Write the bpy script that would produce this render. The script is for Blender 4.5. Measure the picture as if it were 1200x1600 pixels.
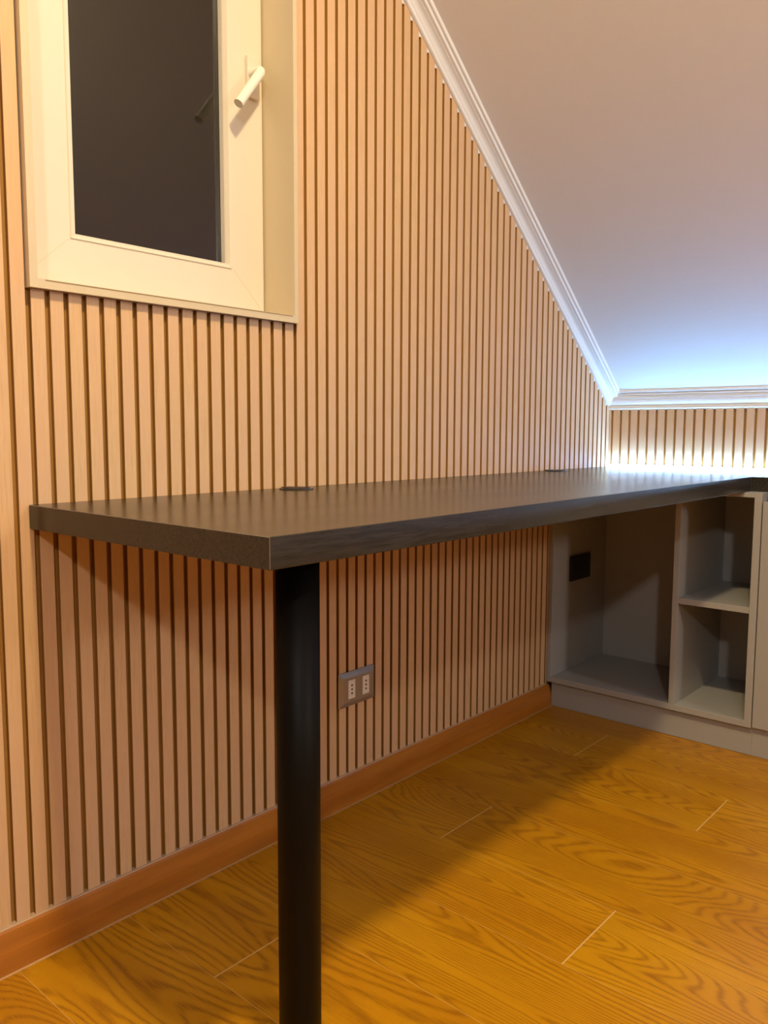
import bpy, bmesh, math, random
from mathutils import Vector, Matrix
random.seed(7)
for o in list(bpy.data.objects): bpy.data.objects.remove(o, do_unlink=True)
SC = bpy.context.scene
COL = SC.collection

# ------------------------------------------------------------------ camera
cam = bpy.data.cameras.new('camera'); cam_o = bpy.data.objects.new('camera', cam); COL.objects.link(cam_o)
cr, cu, cf = Vector((0.65797598, -0.75302827, 0.00400497)), Vector((0.07223837, 0.06841206, 0.99503839)), Vector((0.74956603, 0.65442205, -0.09941103))
M4 = Matrix.Identity(4)
for i in range(3):
    M4[i][0] = cr[i]; M4[i][1] = cu[i]; M4[i][2] = -cf[i]
M4[0][3], M4[1][3], M4[2][3] = -2.62555721, -1.26635347, 0.86872429
cam_o.matrix_world = M4
cam.sensor_fit = 'VERTICAL'; cam.sensor_height = 36.0; cam.lens = 36.0 * 1269.4 / 1600
cam.clip_start = 0.02
SC.camera = cam_o

# ------------------------------------------------------------------ world, lights, exposure
w = bpy.data.worlds.new('night'); SC.world = w; w.use_nodes = True
w.node_tree.nodes['Background'].inputs[0].default_value = (0.01, 0.012, 0.02, 1)
w.node_tree.nodes['Background'].inputs[1].default_value = 0.3
def lamp(name, loc, power, col, size):
    l = bpy.data.lights.new(name, 'POINT'); l.energy = power; l.color = col; l.shadow_soft_size = size
    o = bpy.data.objects.new(name, l); COL.objects.link(o); o.location = loc; return o
def disk(name, loc, power, col, size):
    l = bpy.data.lights.new(name, 'AREA'); l.shape = 'DISK'; l.size = size; l.energy = power; l.color = col
    o = bpy.data.objects.new(name, l); COL.objects.link(o); o.location = loc; return o
C_COL = (1.0, 0.78, 0.42)
disk('ceiling_lamp_near', (-2.08, -1.12, 2.50), 38, C_COL, 0.16)
lamp('ceiling_lamp_near_glow', (-2.08, -1.12, 2.49), 9, C_COL, 0.075)
lamp('wall_lamp_left', (-3.40, -1.98, 1.88), 50, (1.0, 0.96, 0.90), 0.06)
lamp('wall_lamp_right', (-1.20, -3.60, 1.72), 54, (1.0, 0.93, 0.88), 0.16)
LED_STRENGTH = 92.0
LED_COL = (0.24, 0.53, 1.0)
vs = SC.view_settings
SC.display_settings.display_device = 'sRGB'
vs.view_transform = 'Standard'; vs.look = 'None'; vs.gamma = 1.0; vs.use_curve_mapping = False
vs.exposure = 0.0

# ------------------------------------------------------------------ material helpers
def mat(name, col=(.8,.8,.8), rough=.5, metal=0.0, spec=.5, emit=None, strength=0):
    m = bpy.data.materials.new(name); m.use_nodes = True
    b = m.node_tree.nodes['Principled BSDF']
    b.inputs['Base Color'].default_value = (*col, 1); b.inputs['Roughness'].default_value = rough
    b.inputs['Metallic'].default_value = metal; b.inputs['Specular IOR Level'].default_value = spec
    if emit:
        b.inputs['Emission Color'].default_value = (*emit, 1); b.inputs['Emission Strength'].default_value = strength
    return m
class G:
    """tiny node-graph helper"""
    def __init__(s, m):
        s.m = m; s.t = m.node_tree; s.b = s.t.nodes['Principled BSDF']
        s.co = s.t.nodes.new('ShaderNodeNewGeometry').outputs['Position']
    def n(s, kind, **kw):
        nd = s.t.nodes.new('ShaderNode' + kind)
        for k, v in kw.items(): setattr(nd, k, v)
        return nd
    def put(s, sock, v):
        if hasattr(v, 'links') or hasattr(v, 'is_output'): s.t.links.new(v, sock)
        else: sock.default_value = v
    def math(s, op, a, b=None, c=None):
        nd = s.n('Math', operation=op); s.put(nd.inputs[0], a)
        if b is not None: s.put(nd.inputs[1], b)
        if c is not None: s.put(nd.inputs[2], c)
        return nd.outputs[0]
    def sep(s, v):
        nd = s.n('SeparateXYZ'); s.put(nd.inputs[0], v); return nd.outputs
    def comb(s, x, y, z):
        nd = s.n('CombineXYZ')
        for i, v in enumerate((x, y, z)): s.put(nd.inputs[i], v)
        return nd.outputs[0]
    def noise(s, v, scale, detail=3, rough=.5, dist=0.0):
        nd = s.n('TexNoise'); s.put(nd.inputs['Vector'], v); nd.inputs['Scale'].default_value = scale
        nd.inputs['Detail'].default_value = detail; nd.inputs['Roughness'].default_value = rough
        nd.inputs['Distortion'].default_value = dist
        return nd.outputs['Fac']
    def white(s, v):
        nd = s.n('TexWhiteNoise'); nd.noise_dimensions = '3D'; s.put(nd.inputs['Vector'], v); return nd.outputs['Value']
    def ramp(s, f, stops):
        nd = s.n('ValToRGB'); s.put(nd.inputs[0], f); e = nd.color_ramp.elements
        while len(e) > 1: e.remove(e[-1])
        e[0].position = stops[0][0]; e[0].color = (*stops[0][1], 1)
        for p, c in stops[1:]:
            x = e.new(p); x.color = (*c, 1)
        return nd.outputs[0]
    def mix(s, f, a, b, mode='MIX'):
        nd = s.n('Mix', data_type='RGBA', blend_type=mode)
        s.put(nd.inputs[0], f); s.put(nd.inputs[6], a if not isinstance(a, tuple) else (*a, 1)); s.put(nd.inputs[7], b if not isinstance(b, tuple) else (*b, 1))
        return nd.outputs[2]
    def maprange(s, v, a, b, c=0., d=1.):
        nd = s.n('MapRange'); s.put(nd.inputs[0], v)
        for i, x in enumerate((a, b, c, d)): nd.inputs[i+1].default_value = x
        return nd.outputs[0]
    def bump(s, h, strength=.2, dist=.001):
        nd = s.n('Bump'); s.put(nd.inputs['Height'], h); nd.inputs['Strength'].default_value = strength
        nd.inputs['Distance'].default_value = dist; s.t.links.new(nd.outputs[0], s.b.inputs['Normal'])
    def color(s, c): s.t.links.new(c, s.b.inputs['Base Color'])

P = 0.0311873          # slat pitch
XO = -2.0457           # a slat's left edge on the gable wall
FW = 0.0226            # slat face width

# slatted wood-look panel; ax = 0 slats repeat along x, ax = 1 along y
def slat_mat(name, ax, off, sgn):
    m = mat(name, rough=.5, spec=.35); g = G(m); x, y, z = g.sep(g.co)
    s = (x, y)[ax]
    k = g.math('FLOOR', g.math('DIVIDE', g.math('ADD', g.math('MULTIPLY', s, sgn), off), P))
    rnd = g.white(g.comb(k, 3.3, 1.7))
    v = g.comb(g.math('ADD', s, g.math('MULTIPLY', rnd, 37.0)), g.math('MULTIPLY', k, 1.3), g.math('MULTIPLY', z, .055))
    fine = g.noise(v, 260, 4, .6)
    v2 = g.comb(g.math('ADD', s, g.math('MULTIPLY', rnd, 11.0)), g.math('MULTIPLY', k, 2.1), g.math('MULTIPLY', z, .12))
    wide = g.noise(v2, 28, 3, .5, .6)
    c = g.ramp(fine, [(0.3, (.57, .364, .186)), (0.5, (.655, .426, .226)), (0.75, (.71, .470, .260))])
    c = g.mix(g.maprange(wide, .35, .7), c, (.66, .42, .25))
    c = g.mix(g.math('MULTIPLY', rnd, .18), c, (.67, .42, .27))
    g.color(c); g.bump(fine, .08, .0004)
    return m
M_slat = slat_mat('slatted wood', 0, -XO, 1.0)
M_slat_far = slat_mat('slatted wood far', 1, -0.0462 , -1.0)

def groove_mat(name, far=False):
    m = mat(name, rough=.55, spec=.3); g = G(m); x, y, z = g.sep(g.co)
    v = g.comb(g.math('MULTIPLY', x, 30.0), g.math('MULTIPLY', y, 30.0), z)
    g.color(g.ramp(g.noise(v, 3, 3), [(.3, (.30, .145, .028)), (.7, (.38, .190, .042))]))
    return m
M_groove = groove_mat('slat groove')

# wood-look tile floor
M_floor = mat('oak look floor tile', rough=.36, spec=.42)
g = G(M_floor); x, y, z = g.sep(g.co)
XE, PW, PL = -1.489, 0.1985, 1.2
px = g.math('DIVIDE', g.math('SUBTRACT', x, XE), PW)
i = g.math('FLOOR', px); fu = g.math('FRACT', px)
yo = g.math('DIVIDE', g.math('ADD', y, g.math('SUBTRACT', 0.665, g.math('MULTIPLY', i, 0.4))), PL)
j = g.math('FLOOR', yo); fv = g.math('FRACT', yo)
r1 = g.white(g.comb(i, j, 5.1)); r2 = g.white(g.comb(j, i, 9.7))
uu = g.math('ADD', g.math('MULTIPLY', fu, PW), g.math('MULTIPLY', r1, 13.0))
vv = g.math('ADD', g.math('MULTIPLY', fv, PL), g.math('MULTIPLY', r2, 7.0))
warp = g.noise(g.comb(uu, g.math('MULTIPLY', vv, .15), r1), 6.0, 1.2, .4, .25)
fib = g.noise(g.comb(uu, g.math('MULTIPLY', vv, .035), r2), 330, 4, .65)
jit = g.noise(g.comb(uu, g.math('MULTIPLY', vv, .30), r2), 60, 3, .6)
ph = g.math('ADD', g.math('MULTIPLY', warp, 310.0), g.math('MULTIPLY', jit, 3.6))
ring = g.math('ADD', g.math('MULTIPLY', g.math('SINE', ph), .5), .5)
ring = g.math('POWER', ring, 2.6)
tone = g.noise(g.comb(uu, g.math('MULTIPLY', vv, .18), r1), 9, 2)
c = g.ramp(tone, [(.3, (.42, .180, .002)), (.55, (.51, .238, .003)), (.75, (.58, .287, .006))])
c = g.mix(g.math('MULTIPLY', r1, .35), c, (.45, .172, .003))
dark = g.math('MULTIPLY', ring, g.maprange(fib, .35, .60, .15, .78))
c = g.mix(dark, c, (.215, .070, .001))
c = g.mix(g.math('MULTIPLY', g.maprange(fib, .55, .75), .35), c, (.60, .28, .025))
kn = g.noise(g.comb(uu, g.math('MULTIPLY', vv, .5), r2), 9, 1)
c = g.mix(g.math('MULTIPLY', g.maprange(kn, .76, .80), .8), c, (.12, .04, .006))
# grout lines
gx = g.math('MULTIPLY', g.math('MINIMUM', fu, g.math('SUBTRACT', 1.0, fu)), PW)
gy = g.math('MULTIPLY', g.math('MINIMUM', fv, g.math('SUBTRACT', 1.0, fv)), PL)
lx = g.math('LESS_THAN', gx, 0.0008); ly = g.math('LESS_THAN', gy, 0.0014)
wl = g.math('GREATER_THAN', y, -0.0185)
c = g.mix(g.math('MULTIPLY', lx, .55), c, (.62, .36, .10))
c = g.mix(g.math('MULTIPLY', ly, .9), c, (.66, .42, .16))
c = g.mix(g.math('MULTIPLY', wl, .9), c, (.55, .36, .19))
g.color(c)
gr = g.math('MAXIMUM', lx, ly)
h = g.math('SUBTRACT', g.math('ADD', g.math('MULTIPLY', ring, -.5), g.math('MULTIPLY', fib, 1.2)), g.math('MULTIPLY', gr, 2.0))
g.bump(h, .30, .0009)
g.t.links.new(g.maprange(fib, .3, .7, .42, .30), g.b.inputs['Roughness'])

# skirting tile
M_skirt = mat('terracotta brown skirting', rough=.32, spec=.5); g = G(M_skirt); x, y, z = g.sep(g.co)
g.color(g.ramp(g.noise(g.comb(g.math('MULTIPLY', x, .25), y, g.math('MULTIPLY', z, 2.5)), 14, 4, .55), [(.3, (.32, .105, .010)), (.7, (.46, .165, .018))]))
M_skirt_top = mat('skirting joint', (.5, .34, .22), .6)

# worktop laminate: dark charcoal with fine grain along its run
def desk_mat(name, base, hi, rough):
    m = mat(name, rough=rough, spec=.55); g = G(m); x, y, z = g.sep(g.co)
    v = g.comb(g.math('MULTIPLY', x, .07), y, z)
    f = g.noise(v, 240, 5, .65); f2 = g.noise(g.comb(g.math('MULTIPLY', x, .3), y, z), 9, 3)
    c = g.ramp(f, [(.35, base), (.62, hi)])
    sc = g.noise(g.comb(g.math('MULTIPLY', x, .06), y, g.math('MULTIPLY', z, 1.4)), 160, 2, .6)
    c = g.mix(g.math('MULTIPLY', g.maprange(sc, .70, .76), .35), c, (.16, .145, .12))
    g.color(c)
    g.t.links.new(g.maprange(f2, .3, .7, rough-.02, rough+.02), g.b.inputs['Roughness'])
    g.bump(f, .12, .0005)
    return m
M_desk = desk_mat('charcoal laminate worktop', (.020, .0175, .0135), (.037, .033, .0275), .25)

def paint(name, col, rough, scale=90, amt=.06, bump=.05):
    m = mat(name, col, rough); g = G(m)
    f = g.noise(g.co, scale, 4, .6)
    g.color(g.mix(g.maprange(f, .3, .7, 0, amt), col, tuple(c*.8 for c in col))); g.bump(f, bump, .0006)
    return m
M_ceil = paint('ceiling paint', (.86, .85, .85), .7)
M_wall = paint('cream wall paint', (.40, .34, .26), .7)
M_crown = paint('white moulding paint', (.84, .83, .81), .38, 60, .03, .02)
M_pvc = paint('ivory window frame', (.74, .67, .56), .32, 30, .03, .01)
M_case = paint('cream window casing', (.64, .53, .36), .38, 30, .05, .02)
M_cab = paint('greige melamine', (.375, .365, .35), .42, 160, .08, .03)
M_black = paint('black powder coat', (.003, .0026, .002), .5, 200, .2, .04); M_black.node_tree.nodes['Principled BSDF'].inputs['Specular IOR Level'].default_value = .15
M_blackp = mat('black plastic', (.004, .004, .004), .45)
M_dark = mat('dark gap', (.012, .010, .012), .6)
M_gold = paint('taupe satin plate', (.36, .32, .28), .30, 220, .1, .01); M_gold.node_tree.nodes['Principled BSDF'].inputs['Metallic'].default_value = .45
M_white = mat('white plastic', (.85, .80, .72), .4)
M_handle = mat('ivory plastic handle', (.86, .82, .72), .28)
M_alu = mat('aluminium spacer', (.52, .54, .48), .3, metal=.8)
M_gasket = mat('grey gasket', (.10, .10, .075), .6)
M_led = mat('lit led diffuser', (.9, .9, .9), .5, emit=LED_COL, strength=LED_STRENGTH)
M_grom = mat('grommet plastic', (.05, .045, .035), .22)
M_steel = mat('brushed steel', (.5, .5, .5), .35, metal=1)
# pane: clear glass with its mirror-like reflection, night beyond
M_glass = bpy.data.materials.new('window glass'); M_glass.use_nodes = True
t = M_glass.node_tree; t.nodes.clear()
out = t.nodes.new('ShaderNodeOutputMaterial'); mx = t.nodes.new('ShaderNodeMixShader'); tr = t.nodes.new('ShaderNodeBsdfTransparent'); gl = t.nodes.new('ShaderNodeBsdfGlossy')
gl.inputs['Roughness'].default_value = 0.04; fr = t.nodes.new('ShaderNodeFresnel'); fr.inputs[0].default_value = 2.1
tr.inputs[0].default_value = (.85, .87, .84, 1)
t.links.new(fr.outputs[0], mx.inputs[0]); t.links.new(tr.outputs[0], mx.inputs[1]); t.links.new(gl.outputs[0], mx.inputs[2]); t.links.new(mx.outputs[0], out.inputs[0])

# ------------------------------------------------------------------ mesh helpers
def box(bm, x0, x1, y0, y1, z0, z1, bevel=0, seg=2, mi=0):
    vs_ = [bm.verts.new((a, b, c)) for a in (x0, x1) for b in (y0, y1) for c in (z0, z1)]
    fs = [(0,1,3,2), (4,6,7,5), (0,4,5,1), (2,3,7,6), (0,2,6,4), (1,5,7,3)]
    faces = [bm.faces.new([vs_[i] for i in f]) for f in fs]
    for f in faces: f.material_index = mi
    if bevel:
        es = list({e for f in faces for e in f.edges})
        bmesh.ops.bevel(bm, geom=es, offset=bevel, segments=seg, affect='EDGES', profile=.5)
def obj(name, bm, m, parent=None, smooth=False, mats=None):
    bmesh.ops.recalc_face_normals(bm, faces=bm.faces[:])
    me = bpy.data.meshes.new(name); bm.to_mesh(me); bm.free()
    for q in (mats or [m]): me.materials.append(q)
    if smooth:
        for p in me.polygons: p.use_smooth = True
    o = bpy.data.objects.new(name, me); COL.objects.link(o)
    if parent is not None:
        o.parent = parent; o.matrix_parent_inverse = Matrix.Translation(-parent.location)
    return o
def struct(name, bm, m, **k):
    o = obj(name, bm, m, **k)
    if k.get('parent') is None: o['kind'] = 'structure'
    return o
def thing(name, label, cat, loc, group=None):
    o = bpy.data.objects.new(name, None); COL.objects.link(o); o.location = loc; o.empty_display_size = .05
    o['label'] = label; o['category'] = cat
    if group: o['group'] = group
    return o
def tag(o, label, cat, group=None):
    o['label'] = label; o['category'] = cat
    if group: o['group'] = group
    return o
def prism(bm, pts, axis, a, b):
    """extrude polygon pts (2D) along axis between a and b; axis x: pts=(y,z); y: pts=(x,z); z: pts=(x,y)"""
    def mk(p, t): return {'x': (t, p[0], p[1]), 'y': (p[0], t, p[1]), 'z': (p[0], p[1], t)}[axis]
    A = [bm.verts.new(mk(p, a)) for p in pts]; B = [bm.verts.new(mk(p, b)) for p in pts]
    bm.faces.new(A); bm.faces.new(B[::-1]); n = len(pts)
    for k in range(n): bm.faces.new((A[k], A[(k+1) % n], B[(k+1) % n], B[k]))
def cyl(bm, c, r, h, axis='z', seg=48, bevel=0, r2=None):
    ret = bmesh.ops.create_cone(bm, cap_ends=True, segments=seg, radius1=r, radius2=r if r2 is None else r2, depth=h)
    if bevel:
        es = [e for e in {e for v in ret['verts'] for e in v.link_edges} if any(len(f.verts) > 4 for f in e.link_faces)]
        vv_ = bmesh.ops.bevel(bm, geom=es, offset=bevel, segments=3, affect='EDGES')
        verts = list(set(vv_['verts']) | {v for v in ret['verts'] if v.is_valid})
    else: verts = ret['verts']
    rot = {'z': Matrix.Identity(4), 'y': Matrix.Rotation(math.pi/2, 4, 'X'), 'x': Matrix.Rotation(math.pi/2, 4, 'Y')}[axis]
    seen = set(); todo = list(verts)
    while todo:
        v = todo.pop()
        if v in seen: continue
        seen.add(v)
        for e in v.link_edges: todo.append(e.other_vert(v))
    bmesh.ops.transform(bm, matrix=Matrix.Translation(c) @ rot, verts=list(seen))

# ------------------------------------------------------------------ the room
Z0, SL, ZF = 0.990, 0.8127, 2.62            # ceiling height over the knee wall, its slope, flat part
def zc(x): return min(Z0 + SL*abs(x), ZF)
XT = -(ZF - Z0)/SL
RX, RY = -7.2, -6.2
ZS = 0.0721                                  # top of skirting
WX0, WX1, WZ0, WZ1 = -2.0208, -1.4590, 1.0880, 1.9600    # window casing outer
GD = 0.0085                                  # groove depth

bm = bmesh.new(); box(bm, RX, .12, RY, .12, -.05, 0); struct('floor', bm, M_floor)

# gable wall with its slatted cladding (window opening left free)
bm = bmesh.new()
def wall_piece(x0, x1, za, top):             # solid wall behind the slats, y GD..0.14
    pts = [(x0, za), (x1, za)] + ([(x1, zc(x1)), (x0, zc(x0))] if top is None else [(x1, top), (x0, top)])
    if top is None and x0 < XT < x1: pts.insert(3, (XT, ZF))
    prism(bm, pts, 'y', GD, .14)
wall_piece(RX, WX0+.006, 0, None); wall_piece(WX1-.006, 0, 0, None)
wall_piece(WX0+.006, WX1-.006, 0, WZ0+.006); wall_piece(WX0+.006, WX1-.006, WZ1-.006, None)
for f in bm.faces: f.material_index = 1
k0 = int((RX+3.2-XO)/P)
for k in range(k0, 66):
    a = XO + k*P; b = min(a + FW, 0)
    if a > -0.002: continue
    segs = [(ZS, None)]
    if b > WX0 and a < WX1: segs = [(ZS, WZ0-.0005), (WZ1+.0005, None)]
    for za, zb in segs:
        parts = [(a, b)]
        if zb is not None or za > 1: pass
        ta, tb = (zb, zb) if zb else (zc(a), zc(b))
        c = .0007
        lo = [bm.verts.new(p) for p in ((a, GD, za), (a, c, za), (a+c, 0, za), (b-c, 0, za), (b, c, za), (b, GD, za))]
        hi = [bm.verts.new(p) for p in ((a, GD, ta), (a, c, ta), (a+c, 0, ta), (b-c, 0, tb), (b, c, tb), (b, GD, tb))]
        bm.faces.new(lo); bm.faces.new(hi)
        for q in range(5):
            f_ = bm.faces.new((lo[q], lo[q+1], hi[q+1], hi[q])); f_.material_index = 1 if q in (0, 4) else 0
struct('wall_left', bm, M_slat, mats=[M_slat, M_groove])

# low knee wall at the far end, slats above the worktop
bm = bmesh.new()
box(bm, GD, .12, RY, .12, 0, Z0-.002, mi=1)
k = -2
while True:
    y1 = -0.0462 - k*P; y0 = y1 - FW; k += 1   # slat face from y1 down to y0
    if y1 < RY: break
    if y0 > 0: continue
    y1 = min(y1, 0)
    if y1 - y0 < .002: continue
    box(bm, 0, GD+.0005, y0, y1, .716, Z0-.004, mi=0)
struct('wall_back', bm, M_slat_far, mats=[M_slat_far, M_groove])
bm = bmesh.new(); box(bm, RX, .12, RY-.1, RY, 0, 2.7); struct('wall_right', bm, M_wall)
bm = bmesh.new(); box(bm, RX-.1, RX, RY, .12, 0, 2.7); struct('wall_front', bm, M_wall)

bm = bmesh.new()
prism(bm, [(0.12, Z0-SL*.12), (XT, ZF), (RX, ZF), (RX, ZF+.1), (XT-.03, ZF+.1), (.12, Z0+.06)], 'y', RY, .14)
struct('ceiling', bm, M_ceil)

# skirting on the gable wall
bm = bmesh.new()
prism(bm, [(GD, 0), (-.0131, 0), (-.0131, .036), (-.0118, .044), (-.0065, .066), (-.003, .0705), (GD, .0705)], 'x', RX, -.3775)
struct('baseboard_left', bm, M_skirt)
bm = bmesh.new(); prism(bm, [(GD, .0703), (-.0042, .0703), (-.0030, .0719), (GD, .0719)], 'x', RX, -.3925)
struct('trim_3', bm, M_skirt_top)

# crown moulding up the slope
def sweep(bm, prof, f, ts):
    rows = [[bm.verts.new(f(q, p, t)) for q, p in prof] for t in ts]
    n = len(prof)
    for a, b in zip(rows, rows[1:]):
        for k in range(n): bm.faces.new((a[k], a[(k+1) % n], b[(k+1) % n], b[k]))
    bm.faces.new(rows[0]); bm.faces.new(rows[-1][::-1])
def arc(x0, y0, x1, y1, bulge, n=6):
    pts = []
    for k in range(n+1):
        t_ = k/n; x_ = x0+(x1-x0)*t_; y_ = y0+(y1-y0)*t_; b_ = bulge*math.sin(math.pi*t_)
        dx, dy = x1-x0, y1-y0; L = math.hypot(dx, dy); pts.append((x_ - dy/L*b_, y_ + dx/L*b_))
    return pts
prof = [(0, .0330)] + arc(.0030, .0330, .0085, .0275, .0018, 4) + [(.0088, .0255)] + arc(.0105, .0245, .0270, .0135, -.0030, 8) \
     + [(.0272, .0120), (.0300, .0125)] + arc(.0305, .0120, .0365, .0085, .0018, 4) + [(.0370, .0065), (.0385, .0068)] + arc(.0390, .0065, .0450, .0030, .0018, 4) + [(.0460, 0), (.0460, -.004), (0, -.004)]
ca, sa = 1/math.hypot(1, SL), SL/math.hypot(1, SL)
def fl(q, p, t):
    return (-t*ca - p*sa, -q, Z0 + t*sa - p*ca)
bm = bmesh.new(); sweep(bm, prof, fl, [-.01, 2.51])
lc = struct('trim_1', bm, M_crown)
bm = bmesh.new()
for k in range(10, 66):                       # filler in each groove under the moulding
    a = XO + k*P - (P-FW); b = XO + k*P
    if b > -.003: continue
    ze = Z0 - .0330/ca
    za_, zb_ = ze + SL*abs(a), ze + SL*abs(b)
    v_ = [bm.verts.new(p) for p in ((a, .0012, za_+.004), (b, .0012, zb_+.004), (b, .0012, zb_-.0045), (a+.001, .0012, za_-.0115),
                                    (a, .0070, za_+.004), (b, .0070, zb_+.004), (b, .0070, zb_-.0045), (a+.001, .0070, za_-.0115))]
    for f in ((0,1,2,3), (7,6,5,4), (0,4,5,1), (1,5,6,2), (2,6,7,3), (3,7,4,0)): bm.faces.new([v_[i] for i in f])
obj('filler', bm, M_crown, parent=lc)
# crown moulding along the knee wall: (distance from wall, height)
pf = [(-.004, .9440), (.0040, .9440), (.0062, .9470), (.0062, .9530), (.0034, .9548), (.0034, .9570)] + arc(.0048, .9575, .0128, .9805, -.0026, 8) \
   + [(.0165, .9810), (.0165, .9880), (.0142, .9888), (.0142, .9908)] + arc(.0195, .9915, .0195, .9975, .0022, 4) + [(.0180, .9990), (.0235, .9996), (.0250, 1.0040), (.0238, 1.0095), (-.004, .988)]
bm = bmesh.new(); sweep(bm, pf, lambda q, p, t: (-q, -t, p), [-.002, 6.19])
rc = struct('trim_2', bm, M_crown)
bm = bmesh.new(); k = -1
for k in range(-1, 95):
    y1 = -0.0462 - k*P + (P-FW) ; y0 = y1 - (P-FW)
    if y1 > 0: continue
    box(bm, .0012, .006, y0, y1, .9415, .948)
obj('filler', bm, M_crown, parent=rc)

# ------------------------------------------------------------------ window
win = bpy.data.objects.new('window_1', None); COL.objects.link(win); win.location = (-1.74, .08, WZ0); win['kind'] = 'structure'
win.empty_display_size = .05
YS, YG = .080, .101
bm = bmesh.new()
def ring_frame(bm, o, i, y0, y1, yi=None, bev=0):
    """rectangular frame: o,i=(x0,x1,z0,z1); front at y0, back at y1"""
    def rect(r_, y): return [bm.verts.new(p) for p in ((r_[0], y, r_[2]), (r_[1], y, r_[2]), (r_[1], y, r_[3]), (r_[0], y, r_[3]))]
    of, inf, ob, ib = rect(o, y0), rect(i, y0), rect(o, y1), rect(i, y1)
    for k in range(4):
        n = (k+1) % 4
        bm.faces.new((of[k], of[n], inf[n], inf[k])); bm.faces.new((ob[k], ib[k], ib[n], ob[n]))
        bm.faces.new((of[k], ob[k], ob[n], of[n])); bm.faces.new((inf[k], inf[n], ib[n], ib[k]))
    if bev:
        es = [e for e in bm.edges if all(v in of+inf for v in e.verts) and len(e.link_faces) == 2 and abs(e.calc_face_angle(0)) > .5]
        bmesh.ops.bevel(bm, geom=es, offset=bev, segments=3, affect='EDGES')
ring_frame(bm, (WX0, WX1, WZ0, WZ1), (-2.0080, -1.4690, 1.1025, WZ1-.011), -.012, .125, bev=.0028)
obj('window_casing', bm, M_case, win, smooth=False)
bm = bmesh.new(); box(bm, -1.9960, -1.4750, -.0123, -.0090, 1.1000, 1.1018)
obj('gap_shade', bm, mat('brown shade line', (.30, .20, .09), .6), win)  # thin brown strip painting in the gap shadow below the sash
# sash
SX0, SX1, SZ0, SZ1 = -1.999, -1.4706, 1.112, WZ1-.022
GX0, GX1, GZ0, GZ1 = -1.8935, -1.5610, 1.2035, WZ1-.105
bm = bmesh.new(); ring_frame(bm, (SX0, SX1, SZ0, SZ1), (GX0, GX1, GZ0, GZ1), YS, .118, bev=0)
es = [e for e in bm.edges if all(abs(v.co.y-YS) < 1e-5 and (abs(v.co.x-SX0) < 1e-4 or abs(v.co.x-SX1) < 1e-4) or (abs(v.co.y-YS) < 1e-5 and (abs(v.co.z-SZ0) < 1e-4 or abs(v.co.z-SZ1) < 1e-4)) for v in e.verts)]
bmesh.ops.bevel(bm, geom=es, offset=.0025, segments=3, affect='EDGES')
sash = obj('sash', bm, M_pvc, win)
bm = bmesh.new()          # mitre joints of the sash: hairline grooves
for sx, ix in ((SX0, GX0), (SX1, GX1)):
    a = Vector((sx, 0, SZ0)); b = Vector((ix, 0, GZ0)); d = (b-a).normalized(); nrm = Vector((-d.z, 0, d.x))*.00035
    prism(bm, [((a+nrm).x, (a+nrm).z), ((b+nrm).x, (b+nrm).z), ((b-nrm).x, (b-nrm).z), ((a-nrm).x, (a-nrm).z)], 'y', YS-.0002, YS+.001)
obj('mitre_joint', bm, M_case, sash)
# glazing bead: chamfer step down to the glass
bm = bmesh.new()
bp = [(0, YS-.0006), (.0012, YS-.0022), (.0040, YS-.0018), (.0085, YS+.0060), (.0095, YS+.0085), (.0095, YG-.001), (-.0015, YG-.001)]
def bead_side(p0, p1, inward):
    # p0,p1 2D corners (x,z) of the opening; inward unit 2D
    d = (Vector(p1)-Vector(p0)).normalized(); rows = []
    for P_, s_ in ((p0, 1), (p1, -1)):
        rows.append([bm.verts.new((P_[0]+inward[0]*(q-.0)+d[0]*s_*q, yy, P_[1]+inward[1]*q+d[1]*s_*q)) for q, yy in bp])
    n = len(bp)
    for k in range(n): bm.faces.new((rows[0][k], rows[0][(k+1) % n], rows[1][(k+1) % n], rows[1][k]))
    bm.faces.new(rows[0]); bm.faces.new(rows[1][::-1])
bx0, bx1, bz0, bz1 = GX0-.0095, GX1+.0035, GZ0-.0095, GZ1+.0095
bead_side((bx0, bz0), (bx1, bz0), (0, 1)); bead_side((bx1, bz0), (bx1, bz1), (-1, 0)); bead_side((bx1, bz1), (bx0, bz1), (0, -1)); bead_side((bx0, bz1), (bx0, bz0), (1, 0))
obj('glazing_bead', bm, M_pvc, sash)
bm = bmesh.new(); box(bm, GX0-.004, GX1+.004, YG, YG+.004, GZ0-.004, GZ1+.004); obj('pane', bm, M_glass, sash)
bm = bmesh.new(); ring_frame(bm, (GX0-.004, GX1+.003, GZ0-.004, GZ1+.003), (GX0+.002, GX1-.0095, GZ0+.002, GZ1-.004), YG+.0045, YG+.0215)
obj('glass_spacer', bm, M_alu, sash)
bm = bmesh.new(); ring_frame(bm, (GX0-.004, GX1+.003, GZ0-.004, GZ1+.003), (GX0+.0003, GX1-.0050, GZ0+.0005, GZ1-.003), YG-.0012, YG-.0001)
obj('gasket', bm, M_gasket, sash)
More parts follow.
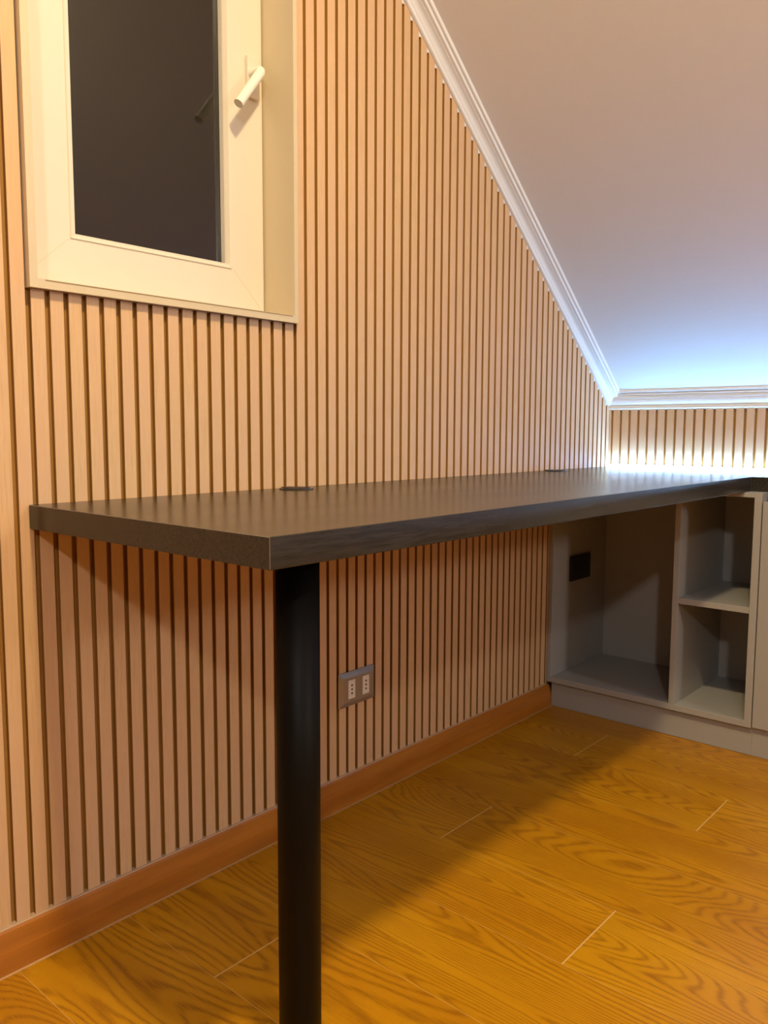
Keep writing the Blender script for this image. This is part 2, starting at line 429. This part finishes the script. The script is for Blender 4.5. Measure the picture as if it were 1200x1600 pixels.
# outer backing: shutter box darkness beyond the pane is the night world itself
# handle
bm = bmesh.new(); box(bm, -1.5165, -1.4850, YS-.0095, YS, 1.5400, 1.6210, bevel=.0022, seg=2)
hd = obj('handle_plate', bm, M_pvc, sash)
cu_ = bpy.data.curves.new('lever', 'CURVE'); cu_.dimensions = '3D'; cu_.bevel_depth = .0098; cu_.bevel_resolution = 8; cu_.use_fill_caps = True; cu_.resolution_u = 16
sp = cu_.splines.new('BEZIER')
dr = Vector((-.600, 0, -.800)).normalized()
top = Vector((-1.5060, .037, 1.5850))
pts = [(Vector((-1.5060, YS-.008, 1.5850)), Vector((0, -1, 0)), .012), (Vector((-1.5060, .052, 1.5850)), Vector((0, -1, 0)), .008),
       (top + dr*.015 + Vector((0, -.000, 0)), dr, .008), (top + dr*.104, dr, .02)]
sp.bezier_points.add(len(pts)-1)
for b_, (co, d_, l_) in zip(sp.bezier_points, pts):
    b_.co = co; b_.handle_left = co - d_*l_; b_.handle_right = co + d_*l_
tmp = bpy.data.objects.new('tmp', cu_); COL.objects.link(tmp)
dg = bpy.context.evaluated_depsgraph_get(); me = bpy.data.meshes.new_from_object(tmp.evaluated_get(dg)); bpy.data.objects.remove(tmp, do_unlink=True)
me.materials.clear(); me.materials.append(M_handle)
for p_ in me.polygons: p_.use_smooth = len(p_.vertices) <= 4
lv = bpy.data.objects.new('handle_lever', me); COL.objects.link(lv); lv.parent = sash; lv.matrix_parent_inverse = Matrix.Identity(4)
# sash is parented to window_1 with an inverse that keeps world coordinates
for o in (hd, lv) : pass

# ------------------------------------------------------------------ desk
X0, D, T, H = -2.0308, 0.5775, 0.0382, 0.75
XI, YR = -0.3432, -3.0
desk = thing('desk', 'long charcoal laminate corner desk running along the slatted wall on a black round leg', 'desk', (-1.2, -.3, 0))
bm = bmesh.new()
outl = [(X0, -.0005), (X0, -D), (XI, -D), (XI, YR), (-.0005, YR), (-.0005, -.0005)]
prism(bm, outl, 'z', H-T, H)
es = [e for e in bm.edges]
bmesh.ops.bevel(bm, geom=es, offset=.0009, segments=1, affect='EDGES')
bm.normal_update()
for f in bm.faces:
    if max(abs(c_) for c_ in f.normal) < .95 and f.calc_center_median().z > H-T+.002 and not (abs(f.calc_center_median().x-XI) < .01 and abs(f.calc_center_median().y+D) < .01): f.material_index = 1
obj('worktop', bm, M_desk, desk, mats=[M_desk, mat('worn laminate edge', (.13, .105, .08), .4)])
bm = bmesh.new(); LX, LY, LR = -1.9036, -.485, .0292
cyl(bm, (LX, LY, (H-T)/2+.004), LR, H-T-.008, 'z', 64)
leg = obj('leg', bm, M_black, desk, smooth=False)
for p_ in leg.data.polygons: p_.use_smooth = len(p_.vertices) == 4
bm = bmesh.new(); cyl(bm, (LX, LY, H-T-.002), .045, .004, 'z', 48); obj('mounting_plate', bm, M_black, leg)
bm = bmesh.new(); cyl(bm, (LX, LY, .004), LR+.003, .008, 'z', 48, bevel=.001); obj('foot', bm, M_blackp, leg)
for k, (gx_, gy_, gr_) in enumerate(((-1.5005, -.0475, .0350), (-.440, -.0450, .0330))):
    bm = bmesh.new(); cyl(bm, (gx_, gy_, H+.0012), gr_, .0028, 'z', 48, bevel=.001)
    gm = obj('cable_grommet', bm, M_grom, desk)
    bm = bmesh.new(); cyl(bm, (gx_, gy_, H+.0028), gr_-.007, .0012, 'z', 40); box(bm, gx_-.012, gx_+.012, gy_+.012, gy_+gr_-.002, H+.0022, H+.0036)
    obj('grommet_cap', bm, M_blackp, gm)

# led profile on the worktop against the knee wall
led = thing('led_strip', 'glowing cool white light strip on the worktop against the low slatted back wall', 'light strip', (-.008, -1.5, H))
bm = bmesh.new(); prism(bm, [(-.0005, H+.0002), (-.0205, H+.0002), (-.0205, H+.0024), (-.0018, H+.0024), (-.0018, H+.0090), (-.0005, H+.0090)], 'y', -3.0, -.004)
obj('profile', bm, M_crown, led)
bm = bmesh.new(); prism(bm, [(-.0203, H+.0025), (-.0200, H+.0036), (-.0165, H+.0070), (-.0060, H+.0080), (-.0020, H+.0082), (-.0020, H+.0025)], 'y', -2.998, -.006)
obj('diffuser', bm, M_led, led)

# ------------------------------------------------------------------ cabinets
CX, CB = -.3915, -.030        # front plane, back panel
TP = .016
cab = thing('open_cabinet', 'greige open shelf cabinet built into the corner beneath the desk', 'cabinet', (-.2, -.31, 0))
def pbox(name, x0, x1, y0, y1, z0, z1, m=M_cab, par=cab, bev=.0006):
    bm = bmesh.new(); box(bm, x0, x1, y0, y1, z0, z1, bevel=bev, seg=1); return obj(name, bm, m, par)
ZB, ZT = .0800, H-T-.0004
pbox('side_panel', CX, CB, -TP-.0008, -.0008, ZB, ZT)
pbox('side_panel', CX, CB, -.6215, -.6030, ZB, ZT)
pbox('bottom_panel', CX, CB, -.6030, -TP-.0008, ZB, ZB+.0175)
pbox('top_panel', CX, CB, -.6030, -TP-.0008, ZT-.0130, ZT)
pbox('divider', CX, CB, -.4120, -.3960, ZB+.0175, ZT-.0130)
pbox('shelf', CX+.002, CB, -.6030, -.4120, .3890, .4055)
pbox('back_panel', CB, CB+.006, -.6215, -.0008, ZB, ZT)
pb = pbox('plinth', -.3770, -.3610, -.6215, -.0135, .0005, ZB-.0012, par=cab)

base = thing('base_cabinet', 'greige door cabinet at the right edge, next to the open shelves', 'cabinet', (-.2, -.92, 0))
def bbox(name, *a, **k): return pbox(name, *a, par=base, **k)
bbox('carcass', -.3715, CB, -1.2200, -.6225, ZB, .6600)
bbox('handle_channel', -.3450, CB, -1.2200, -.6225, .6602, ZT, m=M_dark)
bbox('door', CX, -.3725, -.9200, -.6245, ZB+.003, .6885)
bbox('door', CX, -.3725, -1.2190, -.9225, ZB+.003, .6885)
bbox('plinth', -.3770, -.3610, -1.2200, -.6217, .0005, ZB-.0012)

# black socket on the inner side of the cabinet
bo = thing('power_outlet', 'black power outlet in the shadow on the inner side of the open cabinet', 'outlet', (-.223, -.0168, .43))
bm = bmesh.new(); box(bm, -.2880, -.1580, -.0268, -.0172, .3880, .4690, bevel=.003, seg=2); ob_ = obj('cover_plate', bm, M_blackp, bo)
for cx_ in (-.250, -.196):
    bm = bmesh.new(); box(bm, cx_-.011, cx_+.011, -.0277, -.0266, .407, .450, bevel=.0004, seg=1); so = obj('socket', bm, M_blackp, bo)

# taupe outlet on the slats
wo = thing('power_outlet', 'taupe double power outlet with two white sockets on the slatted wall', 'outlet', (-1.2735, 0, .2740))
bm = bmesh.new()
xa, xb, za, zb_ = -1.3335, -1.2135, .2330, .3145
lv_ = [((xa, xb, za, zb_), 0.0), ((xa, xb, za, zb_), -.0030), ((xa+.010, xb-.010, za+.011, zb_-.011), -.0092), ((xa+.012, xb-.012, za+.013, zb_-.013), -.0096)]
rows = [[bm.verts.new(p) for p in ((r_[0], y_, r_[2]), (r_[1], y_, r_[2]), (r_[1], y_, r_[3]), (r_[0], y_, r_[3]))] for r_, y_ in lv_]
for a_, b_ in zip(rows, rows[1:]):
    for k in range(4): bm.faces.new((a_[k], a_[(k+1) % 4], b_[(k+1) % 4], b_[k]))
bm.faces.new(rows[0]); bm.faces.new(rows[-1][::-1])
bmesh.ops.bevel(bm, geom=[e for e in bm.edges if abs(e.verts[0].co.y-e.verts[1].co.y) > .001], offset=.002, segments=2, affect='EDGES')
obj('cover_plate', bm, M_gold, wo)
for cx_ in (-1.2970, -1.2490):
    bm = bmesh.new(); box(bm, cx_-.0115, cx_+.0115, -.0106, -.0090, .2525, .2965, bevel=.0005, seg=1)
    so = obj('socket', bm, M_white, wo)
    bm = bmesh.new()
    for dz in (-.0095, 0, .0095):
        cyl(bm, (cx_, -.0106, .2745+dz), .0024, .0006, 'y', 16)
    obj('pin_holes', bm, M_dark, so)
